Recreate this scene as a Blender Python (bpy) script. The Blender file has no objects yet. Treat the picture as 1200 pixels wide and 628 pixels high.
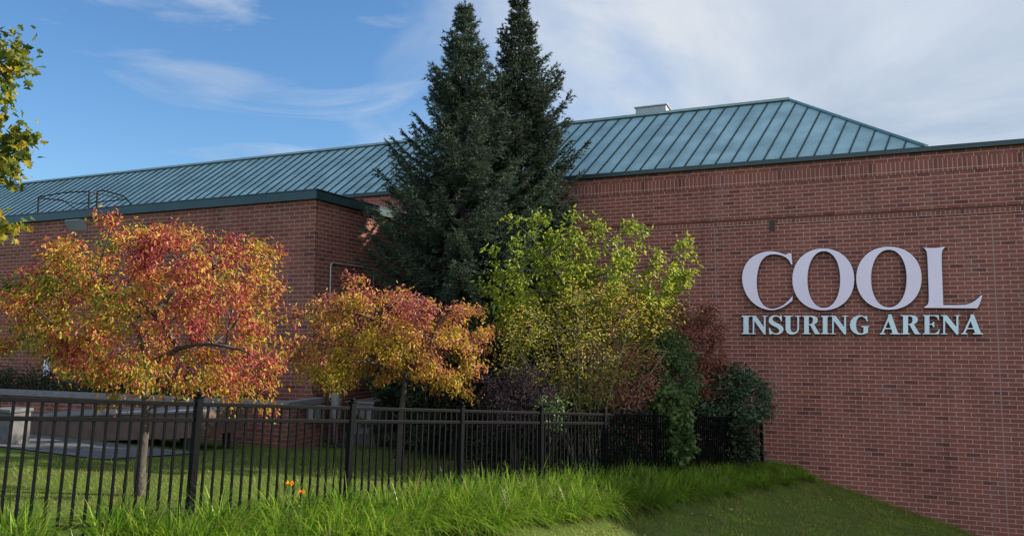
import bpy, math, random
import numpy as np
from mathutils import Vector, Matrix
from mathutils.geometry import tessellate_polygon

rnd = random.Random(7)
rg = np.random.default_rng(7)
sc = bpy.context.scene
col = sc.collection
R = math.radians

# ------------------------------------------------------------------ camera geometry (world origin = the eye)
F = 900.0
PITCH = math.atan(76 / 900.0)
cp, sp = math.cos(PITCH), math.sin(PITCH)
def ray(px, py):
    a = (px - 600) / F; b = (314 - py) / F
    return np.array([a, cp - b * sp, sp + b * cp])
def at(px, py, Y):
    r = ray(px, py); return r * (Y / r[1])
TH = math.atan(375 / 900.0)
U = np.array([math.cos(TH), -math.sin(TH), 0.0])     # along the walls, to the right
N = np.array([math.sin(TH), math.cos(TH), 0.0])      # into the buildings
def B(s, n, z): return U * s + N * n + np.array([0, 0, z])
def on_plane(px, py, n):                              # (s, z) on the wall plane at depth n
    r = ray(px, py); P = r * (n / float(r @ N)); return float(P @ U), float(P[2])
FD = np.array([0.614, 0.789, 0.0]); FP = np.array([0.789, -0.614, 0.0])   # along the fence / in front of it
F0 = np.array([-2.90, 7.19, 0.0]); T0 = float(F0 @ FD); D0 = float(F0 @ FP)
def TD(t, d): return FD * (t + 0.0) + FP * (D0 + d)
def gz(t, d):                                         # ground height
    tc = min(max(t, -12.0), 26.0)
    z = -1.49 - 0.0957 * tc
    if d > 0: z -= 0.289 * min(d, 4.6) + 0.05 * max(0, min(d - 4.6, 4))
    return z
def gxy(x, y):
    P = np.array([x, y, 0.0]); return gz(float(P @ FD), float(P @ FP) - D0)

# ------------------------------------------------------------------ materials
def mat(name): 
    m = bpy.data.materials.new(name); m.use_nodes = True
    return m, m.node_tree.nodes, m.node_tree.links, m.node_tree.nodes['Principled BSDF']
def nd(ns, t, **k):
    n = ns.new(t)
    for a, v in k.items():
        if a in n.inputs.keys(): n.inputs[a].default_value = v
        else: setattr(n, a, v)
    return n
def ramp(ns, stops, interp='LINEAR'):
    r = ns.new('ShaderNodeValToRGB'); r.color_ramp.interpolation = interp
    e = r.color_ramp.elements
    e[0].position, e[0].color = stops[0][0], (*stops[0][1], 1)
    e[1].position, e[1].color = stops[-1][0], (*stops[-1][1], 1)
    for p, c in stops[1:-1]:
        q = e.new(p); q.color = (*c, 1)
    return r
def math_(ns, ls, op, a, b=None, c=None):
    n = ns.new('ShaderNodeMath'); n.operation = op
    for i, v in enumerate((a, b, c)):
        if v is None: continue
        if isinstance(v, (int, float)): n.inputs[i].default_value = v
        else: ls.new(v, n.inputs[i])
    return n.outputs[0]
def plain(name, colr, rough=0.5, metal=0.0, vary=0.12, scale=6.0, bump=0.0, spec=0.5):
    m, ns, ls, b = mat(name)
    tc = nd(ns, 'ShaderNodeTexCoord')
    no = nd(ns, 'ShaderNodeTexNoise', Scale=scale, Detail=6.0); ls.new(tc.outputs['Object'], no.inputs['Vector'])
    c0 = tuple(max(0, x * (1 - vary)) for x in colr); c1 = tuple(min(1, x * (1 + vary)) for x in colr)
    r = ramp(ns, [(0.3, c0), (0.7, c1)]); ls.new(no.outputs['Fac'], r.inputs[0])
    ls.new(r.outputs[0], b.inputs['Base Color'])
    b.inputs['Roughness'].default_value = rough; b.inputs['Metallic'].default_value = metal
    b.inputs['Specular IOR Level'].default_value = spec
    if bump:
        bp = nd(ns, 'ShaderNodeBump', Strength=bump, Distance=0.02); ls.new(no.outputs['Fac'], bp.inputs['Height']); ls.new(bp.outputs[0], b.inputs['Normal'])
    return m
def brick(name, c1, c2, mortar, bw=0.3048, rh=0.1016, off=0.5, msize=0.0078, dark=(0.07, 0.03, 0.035)):
    m, ns, ls, b = mat(name)
    tc = nd(ns, 'ShaderNodeTexCoord'); sx = nd(ns, 'ShaderNodeSeparateXYZ'); ls.new(tc.outputs['Object'], sx.inputs[0])
    h = math_(ns, ls, 'ADD', sx.outputs[0], sx.outputs[1])
    cx = nd(ns, 'ShaderNodeCombineXYZ'); ls.new(h, cx.inputs[0]); ls.new(sx.outputs[2], cx.inputs[1])
    wn = nd(ns, 'ShaderNodeTexNoise', Scale=9.0, Detail=2.0); ls.new(cx.outputs[0], wn.inputs['Vector'])   # a slightly uneven bond
    wv = nd(ns, 'ShaderNodeVectorMath', operation='MULTIPLY_ADD'); ls.new(wn.outputs['Color'], wv.inputs[0]); wv.inputs[1].default_value = (0.006, 0.005, 0); ls.new(cx.outputs[0], wv.inputs[2])
    bt = nd(ns, 'ShaderNodeTexBrick'); ls.new(wv.outputs[0], bt.inputs['Vector'])
    bt.offset = off; bt.squash = 1.0
    bt.inputs['Scale'].default_value = 1.0; bt.inputs['Mortar Size'].default_value = msize; bt.inputs['Mortar Smooth'].default_value = 0.25
    bt.inputs['Bias'].default_value = -0.1; bt.inputs['Brick Width'].default_value = bw; bt.inputs['Row Height'].default_value = rh
    bt.inputs['Color1'].default_value = (*c1, 1); bt.inputs['Color2'].default_value = (*c2, 1); bt.inputs['Mortar'].default_value = (*mortar, 1)
    # weathering: broad tone changes, fine grain, and now and then a dark brick
    n1 = nd(ns, 'ShaderNodeTexNoise', Scale=0.55, Detail=5.0, Roughness=0.6); ls.new(cx.outputs[0], n1.inputs['Vector'])
    n2 = nd(ns, 'ShaderNodeTexNoise', Scale=40.0, Detail=4.0); ls.new(cx.outputs[0], n2.inputs['Vector'])
    bt2 = nd(ns, 'ShaderNodeTexBrick'); ls.new(wv.outputs[0], bt2.inputs['Vector']); bt2.offset = off
    bt2.inputs['Scale'].default_value = 1.0; bt2.inputs['Mortar Size'].default_value = 0.0; bt2.inputs['Brick Width'].default_value = bw; bt2.inputs['Row Height'].default_value = rh
    bt2.inputs['Color1'].default_value = (0, 0, 0, 1); bt2.inputs['Color2'].default_value = (1, 1, 1, 1)
    dk = ramp(ns, [(0.91, (0, 0, 0)), (0.97, (1, 1, 1))]); ls.new(bt2.outputs['Color'], dk.inputs[0])
    notm = math_(ns, ls, 'SUBTRACT', 1.0, bt.outputs['Fac']); dkf = math_(ns, ls, 'MULTIPLY', dk.outputs[0], notm); dkf = math_(ns, ls, 'MULTIPLY', dkf, 0.42)
    mx = nd(ns, 'ShaderNodeMixRGB'); ls.new(dkf, mx.inputs[0]); ls.new(bt.outputs['Color'], mx.inputs[1]); mx.inputs[2].default_value = (*dark, 1)
    r1 = ramp(ns, [(0.3, (0.8, 0.79, 0.8)), (0.7, (1.15, 1.12, 1.1))]); ls.new(n1.outputs['Fac'], r1.inputs[0])
    r2 = ramp(ns, [(0.25, (0.78, 0.78, 0.78)), (0.75, (1.2, 1.2, 1.2))]); ls.new(n2.outputs['Fac'], r2.inputs[0])
    m1 = nd(ns, 'ShaderNodeMixRGB', blend_type='MULTIPLY'); m1.inputs[0].default_value = 1; ls.new(mx.outputs[0], m1.inputs[1]); ls.new(r1.outputs[0], m1.inputs[2])
    m2 = nd(ns, 'ShaderNodeMixRGB', blend_type='MULTIPLY'); m2.inputs[0].default_value = 1; ls.new(m1.outputs[0], m2.inputs[1]); ls.new(r2.outputs[0], m2.inputs[2])
    # pale efflorescence streaks
    st = nd(ns, 'ShaderNodeVectorMath', operation='MULTIPLY'); ls.new(cx.outputs[0], st.inputs[0]); st.inputs[1].default_value = (1.6, 0.35, 1)
    n3 = nd(ns, 'ShaderNodeTexNoise', Scale=1.0, Detail=8.0, Roughness=0.65); ls.new(st.outputs[0], n3.inputs['Vector'])
    r3 = ramp(ns, [(0.55, (0, 0, 0)), (0.8, (0.35, 0.35, 0.35))]); ls.new(n3.outputs['Fac'], r3.inputs[0])
    m3 = nd(ns, 'ShaderNodeMixRGB'); ls.new(r3.outputs[0], m3.inputs[0]); ls.new(m2.outputs[0], m3.inputs[1]); m3.inputs[2].default_value = (0.32, 0.24, 0.22, 1)
    # damp dark runs down the face
    s4 = nd(ns, 'ShaderNodeVectorMath', operation='MULTIPLY'); ls.new(cx.outputs[0], s4.inputs[0]); s4.inputs[1].default_value = (2.2, .16, 1)
    n4 = nd(ns, 'ShaderNodeTexNoise', Scale=1.0, Detail=6.0, Roughness=0.6); ls.new(s4.outputs[0], n4.inputs['Vector'])
    r4 = ramp(ns, [(0.52, (1, 1, 1)), (0.74, (0.74, 0.72, 0.72))]); ls.new(n4.outputs['Fac'], r4.inputs[0])
    m4 = nd(ns, 'ShaderNodeMixRGB', blend_type='MULTIPLY'); m4.inputs[0].default_value = 1; ls.new(m3.outputs[0], m4.inputs[1]); ls.new(r4.outputs[0], m4.inputs[2])
    ls.new(m4.outputs[0], b.inputs['Base Color']); b.inputs['Roughness'].default_value = 0.85; b.inputs['Specular IOR Level'].default_value = 0.25
    hgt = math_(ns, ls, 'MULTIPLY_ADD', n2.outputs['Fac'], 0.25, notm)
    bp = nd(ns, 'ShaderNodeBump', Strength=0.55, Distance=0.008); ls.new(hgt, bp.inputs['Height']); ls.new(bp.outputs[0], b.inputs['Normal'])
    return m
def leaf(name, stops, noise_scale=0.9, noise_amt=0.9, rand_amt=0.6, trans=0.4, bias=0.0, grad=None, rough=0.5, spec=0.35):
    """leaf colour: a random tone per leaf plus drifting patches through the crown"""
    m, ns, ls, b = mat(name)
    ge = nd(ns, 'ShaderNodeNewGeometry'); tc = nd(ns, 'ShaderNodeTexCoord')
    no = nd(ns, 'ShaderNodeTexNoise', Scale=noise_scale, Detail=3.0); ls.new(tc.outputs['Object'], no.inputs['Vector'])
    f = math_(ns, ls, 'MULTIPLY_ADD', ge.outputs['Random Per Island'], rand_amt, 0.5 - rand_amt / 2 - noise_amt / 2 + bias)
    f = math_(ns, ls, 'MULTIPLY_ADD', no.outputs['Fac'], noise_amt, f)
    if grad:
        sx = nd(ns, 'ShaderNodeSeparateXYZ'); ls.new(tc.outputs['Object'], sx.inputs[0])
        for i, g in enumerate(grad):
            if g: f = math_(ns, ls, 'MULTIPLY_ADD', sx.outputs[i], g, f)
    r = ramp(ns, stops); ls.new(f, r.inputs[0])
    ls.new(r.outputs[0], b.inputs['Base Color']); b.inputs['Roughness'].default_value = rough; b.inputs['Specular IOR Level'].default_value = spec
    tr = nd(ns, 'ShaderNodeBsdfTranslucent'); ls.new(r.outputs[0], tr.inputs['Color'])
    mx = nd(ns, 'ShaderNodeMixShader'); mx.inputs[0].default_value = trans
    ls.new(b.outputs[0], mx.inputs[1]); ls.new(tr.outputs[0], mx.inputs[2])
    ls.new(mx.outputs[0], ns['Material Output'].inputs['Surface'])
    return m

# ------------------------------------------------------------------ mesh helpers
class MB:
    def __init__(self): self.v = []; self.f = []; self.m = []; self.mi = 0
    def add(self, vs, fs):
        o = len(self.v); self.v += [tuple(map(float, x)) for x in vs]
        self.f += [tuple(i + o for i in q) for q in fs]; self.m += [self.mi] * len(fs)
    def hexa(self, c, skip=()):
        fs = [(0, 3, 2, 1), (4, 5, 6, 7), (0, 1, 5, 4), (1, 2, 6, 5), (2, 3, 7, 6), (3, 0, 4, 7)]
        self.add(c, [q for i, q in enumerate(fs) if i not in skip])
    def bbox(self, s0, s1, n0, n1, z0, z1, skip=()):   # building frame
        self.hexa([B(s0, n0, z0), B(s1, n0, z0), B(s1, n1, z0), B(s0, n1, z0), B(s0, n0, z1), B(s1, n0, z1), B(s1, n1, z1), B(s0, n1, z1)], skip)
    def bar(self, p, q, w, h, up=(0, 0, 1)):
        p, q = Vector(p), Vector(q); d = (q - p).normalized(); u = Vector(up)
        s = d.cross(u).normalized(); u = s.cross(d).normalized(); s *= w / 2; u *= h / 2
        self.hexa([p - s - u, p + s - u, q + s - u, q - s - u, p - s + u, p + s + u, q + s + u, q - s + u])
    def tube(self, pts, rad, sides=6, cap=True):
        pts = [Vector(p) for p in pts]; n = len(pts)
        if not hasattr(rad, '__len__'): rad = [rad] * n
        d0 = (pts[1] - pts[0]).normalized(); a = d0.orthogonal().normalized(); vs = []
        for i, p in enumerate(pts):
            d = (pts[min(i + 1, n - 1)] - pts[max(i - 1, 0)]).normalized()
            a = (a - d * a.dot(d)); a = a.normalized() if a.length > 1e-6 else d.orthogonal().normalized(); b = d.cross(a)
            for k in range(sides):
                t = 2 * math.pi * k / sides; vs.append(p + (a * math.cos(t) + b * math.sin(t)) * rad[i])
        fs = [(i * sides + k, i * sides + (k + 1) % sides, (i + 1) * sides + (k + 1) % sides, (i + 1) * sides + k) for i in range(n - 1) for k in range(sides)]
        if cap: fs += [tuple(range(sides))[::-1], tuple((n - 1) * sides + k for k in range(sides))]
        self.add(vs, fs)
    def sphere(self, c, r, seg=10, rings=6, sq=1.0):
        c = Vector(c); vs = [c + Vector((0, 0, r * sq))]
        for i in range(1, rings):
            ph = math.pi * i / rings
            for k in range(seg):
                t = 2 * math.pi * k / seg; vs.append(c + Vector((r * math.sin(ph) * math.cos(t), r * math.sin(ph) * math.sin(t), r * sq * math.cos(ph))))
        vs.append(c - Vector((0, 0, r * sq))); L = len(vs) - 1
        fs = [(0, 1 + k, 1 + (k + 1) % seg) for k in range(seg)]
        for i in range(rings - 2):
            for k in range(seg):
                a = 1 + i * seg + k; b_ = 1 + i * seg + (k + 1) % seg; fs.append((a, a + seg, b_ + seg, b_))
        o = 1 + (rings - 2) * seg
        fs += [(L, o + (k + 1) % seg, o + k) for k in range(seg)]
        self.add(vs, fs)
    def build(self, name, mats, parent=None, smooth=False, bevel=0):
        me = bpy.data.meshes.new(name)
        V = [Vector(x) for x in self.v]
        if parent is not None:
            iv = world(parent).inverted(); V = [iv @ x for x in V]
        me.from_pydata(V, [], self.f)
        return finish(name, me, mats, parent, smooth, self.m, bevel)
def world(o):
    M = Matrix.LocRotScale(o.location, o.rotation_euler, (1, 1, 1))
    return world(o.parent) @ M if o.parent else M
def finish(name, me, mats, parent, smooth=False, mi=None, bevel=0):
    for m in (mats if isinstance(mats, (list, tuple)) else [mats]): me.materials.append(m)
    if mi and any(mi): me.polygons.foreach_set('material_index', mi)
    if smooth: me.polygons.foreach_set('use_smooth', [True] * len(me.polygons))
    me.update()
    o = bpy.data.objects.new(name, me); col.objects.link(o)
    if parent is not None: o.parent = parent
    if bevel:
        b = o.modifiers.new('bevel', 'BEVEL'); b.width = bevel; b.segments = 2; b.limit_method = 'ANGLE'
    return o
def np_mesh(name, V, Fc, mats, parent=None, smooth=False):
    V = np.asarray(V, dtype=np.float64).reshape(-1, 3); Fc = np.asarray(Fc, dtype=np.int32)
    if parent is not None:
        M = np.array(world(parent).inverted()); V = V @ M[:3, :3].T + M[:3, 3]
    me = bpy.data.meshes.new(name); k = Fc.shape[1]
    me.vertices.add(len(V)); me.vertices.foreach_set('co', V.astype(np.float32).ravel())
    me.loops.add(Fc.size); me.loops.foreach_set('vertex_index', Fc.ravel())
    me.polygons.add(len(Fc)); me.polygons.foreach_set('loop_start', np.arange(0, Fc.size, k, dtype=np.int32))
    try: me.polygons.foreach_set('loop_total', np.full(len(Fc), k, dtype=np.int32))
    except Exception: pass
    me.update(calc_edges=True)
    return finish(name, me, mats, parent, smooth)
def tag(o, label=None, cat=None, group=None, kind=None):
    if label: o['label'] = label
    if cat: o['category'] = cat
    if group: o['group'] = group
    if kind: o['kind'] = kind
    return o
def thing(name, label, cat, loc, rotz=0.0, group=None):
    o = bpy.data.objects.new(name, None); col.objects.link(o); o.empty_display_size = 0.3
    o.location = Vector(loc); o.rotation_euler = (0, 0, rotz)
    return tag(o, label, cat, group)
def unit(a): return a / np.maximum(np.linalg.norm(a, axis=-1, keepdims=True), 1e-9)

# ------------------------------------------------------------------ materials used
M_brick = brick('arena_brick', (0.275, 0.096, 0.074), (0.205, 0.072, 0.057), (0.48, 0.36, 0.325))
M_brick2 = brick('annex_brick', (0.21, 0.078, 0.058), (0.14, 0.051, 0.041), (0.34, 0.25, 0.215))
M_sold = brick('soldier_brick', (0.275, 0.096, 0.074), (0.215, 0.075, 0.060), (0.48, 0.36, 0.325), bw=0.1016, rh=0.32, off=0.0)
M_rowl = brick('rowlock_brick', (0.275, 0.096, 0.074), (0.205, 0.072, 0.057), (0.48, 0.36, 0.325), bw=0.1016, rh=0.11, off=0.0)
M_roof = plain('roof_metal', (0.26, 0.415, 0.46), 0.42, 0.2, 0.22, 1.6, 0.06)
M_seam_shade = plain('seam_shade_metal', (0.04, 0.07, 0.085), 0.65, 0.0, spec=.12)  # ribs darker than the roof sheet, their shadow lines put into the colour
M_cap = plain('ridge_metal', (0.20, 0.30, 0.33), 0.4, 0.3)
M_fascia = plain('fascia_metal', (0.016, 0.045, 0.055), 0.38, 0.1, 0.15, 1.5)
M_fence = plain('fence_paint', (0.004, 0.0045, 0.006), 0.5, 0.0, 0.2, 20.0, 0.05, 0.06)
M_conc = plain('concrete', (0.10, 0.10, 0.105), 0.9, 0, 0.25, 7.0, 0.4)
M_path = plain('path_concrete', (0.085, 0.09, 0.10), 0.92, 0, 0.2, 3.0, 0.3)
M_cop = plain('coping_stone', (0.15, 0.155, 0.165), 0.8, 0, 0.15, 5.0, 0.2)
M_dark = plain('dark_steel', (0.02, 0.021, 0.024), 0.5, 0.2)
M_grey = plain('grey_enamel', (0.23, 0.25, 0.28), 0.5, 0.0, 0.12, 4.0)
M_galv = plain('galvanised', (0.34, 0.35, 0.36), 0.45, 0.5)
M_white = plain('white_frame', (0.62, 0.67, 0.72), 0.5)
M_glass = plain('dark_glass', (0.02, 0.025, 0.03), 0.08, 0.0, 0.1, 2.0, 0, 0.6)
M_lav = plain('lavender_face', (0.84, 0.75, 0.92), 0.45, 0, 0.04, 1.0)
M_blue = plain('light_blue_face', (0.68, 0.82, 0.92), 0.45, 0, 0.05, 1.5)
M_ret = plain('letter_return', (0.022, 0.024, 0.04), 0.45)
M_ramp = plain('ramp_side', (0.105, 0.062, 0.05), 0.8, 0, 0.3, 5.0, 0.3)
M_bark = plain('bark', (0.055, 0.046, 0.04), 0.9, 0, 0.4, 18.0, 0.8)
M_barkp = plain('pale_bark', (0.20, 0.165, 0.12), 0.9, 0, 0.3, 18.0, 0.6)
M_barkd = plain('dark_bark', (0.04, 0.032, 0.028), 0.95, 0, 0.3, 16.0, 0.6)

# ------------------------------------------------------------------ the main brick hall
ROT = -TH
GB = -6.0
hall = thing('brick_arena_hall', 'large red brick arena hall with blue-green seamed metal roof, behind the spruces', 'building', B(0, 20.7, GB), ROT)
NW = 20.7
w = MB()
def strip(mb, s0, s1, n0, z0, n1, z1): mb.add([B(s0, n0, z0), B(s1, n0, z0), B(s1, n1, z1), B(s0, n1, z1)], [(0, 1, 2, 3)])
SL, SR, NB = -60.0, 26.0, 46.0
prof = [(GB - 1, NW, 2.79, NW, 0), (2.79, NW, 2.79, NW - .02, 2), (2.79, NW - .02, 2.90, NW - .02, 2), (2.90, NW - .02, 2.90, NW + .06, 0), (2.90, NW + .06, 2.955, NW + .06, 0),
        (2.955, NW + .06, 2.955, NW - .004, 0), (2.955, NW - .004, 3.84, NW - .004, 0), (3.84, NW - .004, 3.84, NW - .016, 1), (3.84, NW - .016, 4.16, NW - .016, 1),
        (4.16, NW - .016, 4.16, NW - .003, 0), (4.16, NW - .003, 4.42, NW - .003, 0)]
for z0, n0, z1, n1, k in prof:
    w.mi = k; strip(w, SL, SR, n0, z0, n1, z1)
w.mi = 0
w.add([B(SL, NW, GB - 1), B(SL, NB, GB - 1), B(SL, NB, 4.42), B(SL, NW, 4.42)], [(0, 3, 2, 1)])
w.add([B(SR, NW, GB - 1), B(SR, NB, GB - 1), B(SR, NB, 4.42), B(SR, NW, 4.42)], [(0, 1, 2, 3)])
w.add([B(SL, NB, GB - 1), B(SR, NB, GB - 1), B(SR, NB, 4.42), B(SL, NB, 4.42)], [(0, 3, 2, 1)])
w.add([B(SL, NW, 4.40), B(SR, NW, 4.40), B(SR, NB, 4.40), B(SL, NB, 4.40)], [(0, 1, 2, 3)])
w.build('wall', [M_brick, M_sold, M_rowl], hall)
g = MB(); g.bbox(SL, SR, NW - .11, NW + .20, 4.345, 4.455); g.bbox(SL, SR, NW - .085, NW + .17, 4.455, 4.47)
g.build('gutter', M_fascia, hall, bevel=.008)
M_joint = plain('joint_sealant', (0.30, 0.22, 0.21), 0.8)
for s in (-2.81, 3.5, 14.0):
    j = MB(); j.bbox(s - .011, s + .011, NW - .004, NW + .01, GB, 2.78); j.build('expansion_joint', M_joint, hall)
st = MB()   # small dark patch below the ledge
st.bbox(-1.42, -1.30, NW - .026, NW + .01, 2.62, 2.89)
st.build('dark_patch', M_dark, hall)
# roof: a hipped prism standing on the wall head
NE, ZE, NR, ZR, SC, SH = 20.62, 4.46, 23.30, 6.745, 2.22, -0.95
rf = MB()
SLF = SL + 2
P0, P1, P2, P3 = B(SLF, NE, ZE), B(SC, NE, ZE), B(SH, NR, ZR), B(SLF, NR, ZR)
Q1, Q0 = B(SC, 2 * NR - NE, ZE), B(SLF, 2 * NR - NE, ZE)
rf.add([P0, P1, P2, P3], [(0, 1, 2, 3)]); rf.add([P1, Q1, P2], [(0, 1, 2)]); rf.add([Q1, Q0, P3, P2], [(0, 1, 2, 3)]); rf.add([P0, P3, Q0], [(0, 1, 2)])
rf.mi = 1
sk = 0.2222 / 0.7377
slope_up = Vector(B(0, -(ZR - ZE), NR - NE)).normalized()
sv = -0.3 - 0.406 * 140
while sv < SC:
    # run up the slope until the ridge or the hip
    t1 = 1.0; dn = NR - NE
    # hip line: s = SC + (SH-SC)*t
    s_at = lambda t: sv + sk * dn * t
    if s_at(1) > SH:
        t1 = (SC - sv) / (sk * dn + (SC - SH))
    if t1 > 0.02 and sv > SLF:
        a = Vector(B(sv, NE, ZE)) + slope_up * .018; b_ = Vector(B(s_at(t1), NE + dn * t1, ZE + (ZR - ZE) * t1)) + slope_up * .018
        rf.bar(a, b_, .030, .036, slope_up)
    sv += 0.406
roof = rf.build('roof', [M_roof, M_seam_shade], hall)
rc = MB()
rc.bar(Vector(B(SLF, NR, ZR + .03)), Vector(B(SH, NR, ZR + .03)), .20, .07)
rc.bar(Vector(B(SH, NR, ZR + .03)), Vector(B(SC, NE, ZE + .03)), .13, .06)
rc.build('ridge_cap', M_cap, roof)
vb = MB()
s0, z0 = on_plane(745, 137, 27.0); s1, z1 = on_plane(787, 126, 27.0)
vb.add([B(s0 - .12, 26.4, ZE), B(s1 + .12, 26.4, ZE), B(s1 + .12, 28, ZE), B(s0 - .12, 28, ZE),
        B(s0 + .1, 26.6, 8.02), B(s1 - .12, 26.6, 8.02), B(s1 - .12, 27.8, 8.02), B(s0 + .1, 27.8, 8.02)],
       [(0, 3, 2, 1), (4, 5, 6, 7), (0, 1, 5, 4), (1, 2, 6, 5), (2, 3, 7, 6), (3, 0, 4, 7)])
vent = thing('rooftop_vent', 'pale grey sloped rooftop vent housing poking above the roof ridge', 'roof vent', B((s0 + s1) / 2, 27.2, ZE), ROT)
vb.build('housing', M_grey, vent, bevel=.03)
vl = MB(); vl.bbox(s0 + .04, s1 - .06, 26.55, 27.85, 8.022, 8.06); vl.build('lid', M_galv, vent, bevel=.01)
fo = MB()
for s, z in ((-1.95, -3.02), (-1.62, -3.2), (-1.2, -3.42)): fo.bbox(s - .28, s + .28, NW - .20, NW + .1, GB, z)
fo.build('concrete_footing', M_conc, hall, bevel=.015)

# ------------------------------------------------------------------ the low annex on the left
annex = thing('brick_annex', 'low flat-roofed brick annex with dark green fascia behind the autumn trees', 'building', B(-11.35, 15, GB), ROT)
AS, AN = -11.35, 15.0
w = MB()
strip(w, -46, AS, AN, GB - 1, AN, 3.22)
w.add([B(AS, AN, GB - 1), B(AS, NW - .005, GB - 1), B(AS, NW - .005, 3.22), B(AS, AN, 3.22)], [(0, 1, 2, 3)])
w.add([B(-46, AN, 3.2), B(AS, AN, 3.2), B(AS, NW - .03, 3.2), B(-46, NW - .03, 3.2)], [(0, 1, 2, 3)])
w.add([B(-46, AN, GB - 1), B(-46, NW, GB - 1), B(-46, NW, 3.2), B(-46, AN, 3.2)], [(0, 3, 2, 1)])
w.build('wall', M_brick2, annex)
g = MB(); g.bbox(-46, AS + .10, AN - .10, AN + .25, 3.19, 3.40); g.bbox(AS - .25, AS + .10, AN + .25, NW - .03, 3.19, 3.40)
g.bbox(-46, AS + .12, AN - .12, AN + .22, 3.40, 3.425); g.bbox(AS - .22, AS + .12, AN + .22, NW - .03, 3.40, 3.425)
g.build('fascia', M_fascia, annex)
# railing on the low roof
rail = thing('roof_guardrail', 'thin dark metal guardrail around a hatch on the low annex roof', 'railing', B(-20, 16.5, 3.2), ROT)
def rp(px, py, n=16.5):
    s, z = on_plane(px, py, n); return s, z
sA, sB, sC, sD, sE = [rp(px, 240)[0] for px in (45, 104, 108, 113.5, 168)]
zt = rp(75, 228)[1]
for s in (sA, sB, sD):
    m = MB(); m.bbox(s - .018, s + .018, 16.48, 16.52, 3.2, zt); m.build('post', M_fence, rail)
m = MB(); m.tube([B(sA, 16.5, zt), B((sA + sB) / 2, 16.5, zt + .06), B(sB, 16.5, zt + .02)], .017)
m.tube([B(sA, 16.5, zt - .06), B((sA + sB) / 2, 16.46, zt - .17), B(sB, 16.5, 3.5)], .012)
m.tube([B(sA, 16.5, 3.52), B(sB, 16.5, 3.5)], .012)
m.tube([B(sD, 16.5, zt), B(sD + .25, 16.5, zt + .0), B(sD + 1.1, 16.5, zt - .22), B(sE, 16.5, 3.42)], .017)
m.tube([B(sA, 16.5, zt), B(sA, 17.9, zt), B(sB, 17.9, zt), B(sB, 16.5, zt)], .015)
m.build('rail', M_fence, rail)
fl = thing('wall_light', 'small dark box light under the fascia above the left autumn tree', 'wall light', B(-19.4, AN, 2.85), ROT)
m = MB(); fz0 = 0
m.add([B(-19.72, AN - .02, 2.84), B(-19.05, AN - .02, 2.84), B(-19.05, AN, 2.84), B(-19.72, AN, 2.84), B(-19.72, AN - .2, 3.1), B(-19.05, AN - .2, 3.1), B(-19.05, AN, 3.1), B(-19.72, AN, 3.1)],
                [(0, 3, 2, 1), (4, 5, 6, 7), (0, 1, 5, 4), (1, 2, 6, 5), (2, 3, 7, 6), (3, 0, 4, 7)])
m.build('housing', M_grey, fl, bevel=.01)
m = MB(); m.bbox(-19.66, -19.11, AN - .212, AN - .02, 3.102, 3.13); m.build('visor', M_grey, fl)
# narrow pale window strip
wn = thing('narrow_window', 'narrow pale blue framed window low on the annex wall behind the left tree', 'window', B(-20.35, AN, -1.25), ROT)
m = MB(); m.bbox(-20.44, -20.24, AN - .06, AN - .003, -1.25, .15); m.build('frame', M_white, wn, bevel=.006)
m = MB(); m.bbox(-20.37, -20.31, AN - .068, AN - .058, -1.15, .05); m.build('pane', plain('pale_pane', (0.42, 0.52, 0.62), 0.15), wn)
# conduit on the side wall
cd = tag(MB(), None, None) if False else MB()
cd.tube([B(AS + .05, 15.58, -2.7), B(AS + .05, 15.58, 1.62), B(AS + .05, 15.61, 1.69), B(AS + .05, 15.68, 1.715), B(AS + .05, 17.4, 1.715), B(AS + .05, 17.47, 1.69), B(AS + .05, 17.5, 1.6), B(AS + .05, 17.5, -.3)], .021, 8)
tag(cd.build('conduit', M_galv, None, True), 'thin grey metal conduit bent across the annex side wall', 'conduit')

# planter in front of the annex
pl = thing('brick_planter', 'long low brick planter wall with grey stone coping below the annex', 'planter', B(-16, 13.7, -3), ROT)
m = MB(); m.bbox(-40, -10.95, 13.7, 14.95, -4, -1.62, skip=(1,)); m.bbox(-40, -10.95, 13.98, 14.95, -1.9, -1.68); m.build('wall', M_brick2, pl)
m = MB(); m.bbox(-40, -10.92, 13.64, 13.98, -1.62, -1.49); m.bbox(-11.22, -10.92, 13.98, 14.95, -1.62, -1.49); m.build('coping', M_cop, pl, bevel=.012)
m = MB(); m.add([B(-40, 13.97, -1.67), B(-11, 13.97, -1.67), B(-11, 14.97, -1.67), B(-40, 14.97, -1.67)], [(0, 1, 2, 3)]); m.build('soil', plain('soil', (.05, .038, .028), .95, 0, .3, 8, .6), pl)
# sloping ramp with brown sides on dark legs
ra = thing('access_ramp', 'sloping brown-sided ramp on dark legs behind the left end of the fence', 'ramp', B(-14, 11.5, -2.6), ROT)
def rampz(s): return -1.79 + (s + 16.34) * 0.0615
m = MB(); a, b_ = -16.34, -11.35
m.hexa([B(a, 11.5, rampz(a) - .60), B(b_, 11.5, rampz(b_) - .52), B(b_, 12.7, rampz(b_) - .52), B(a, 12.7, rampz(a) - .60), B(a, 11.5, rampz(a) - .04), B(b_, 11.5, rampz(b_) - .04), B(b_, 12.7, rampz(b_) - .04), B(a, 12.7, rampz(a) - .04)])
m.build('side', M_ramp, ra)
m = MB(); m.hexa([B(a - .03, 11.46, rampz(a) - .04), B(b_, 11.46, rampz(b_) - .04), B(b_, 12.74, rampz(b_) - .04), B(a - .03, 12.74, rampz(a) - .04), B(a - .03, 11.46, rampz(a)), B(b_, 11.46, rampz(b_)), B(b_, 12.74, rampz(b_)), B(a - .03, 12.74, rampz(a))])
m.build('deck', M_cop, ra)
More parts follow.
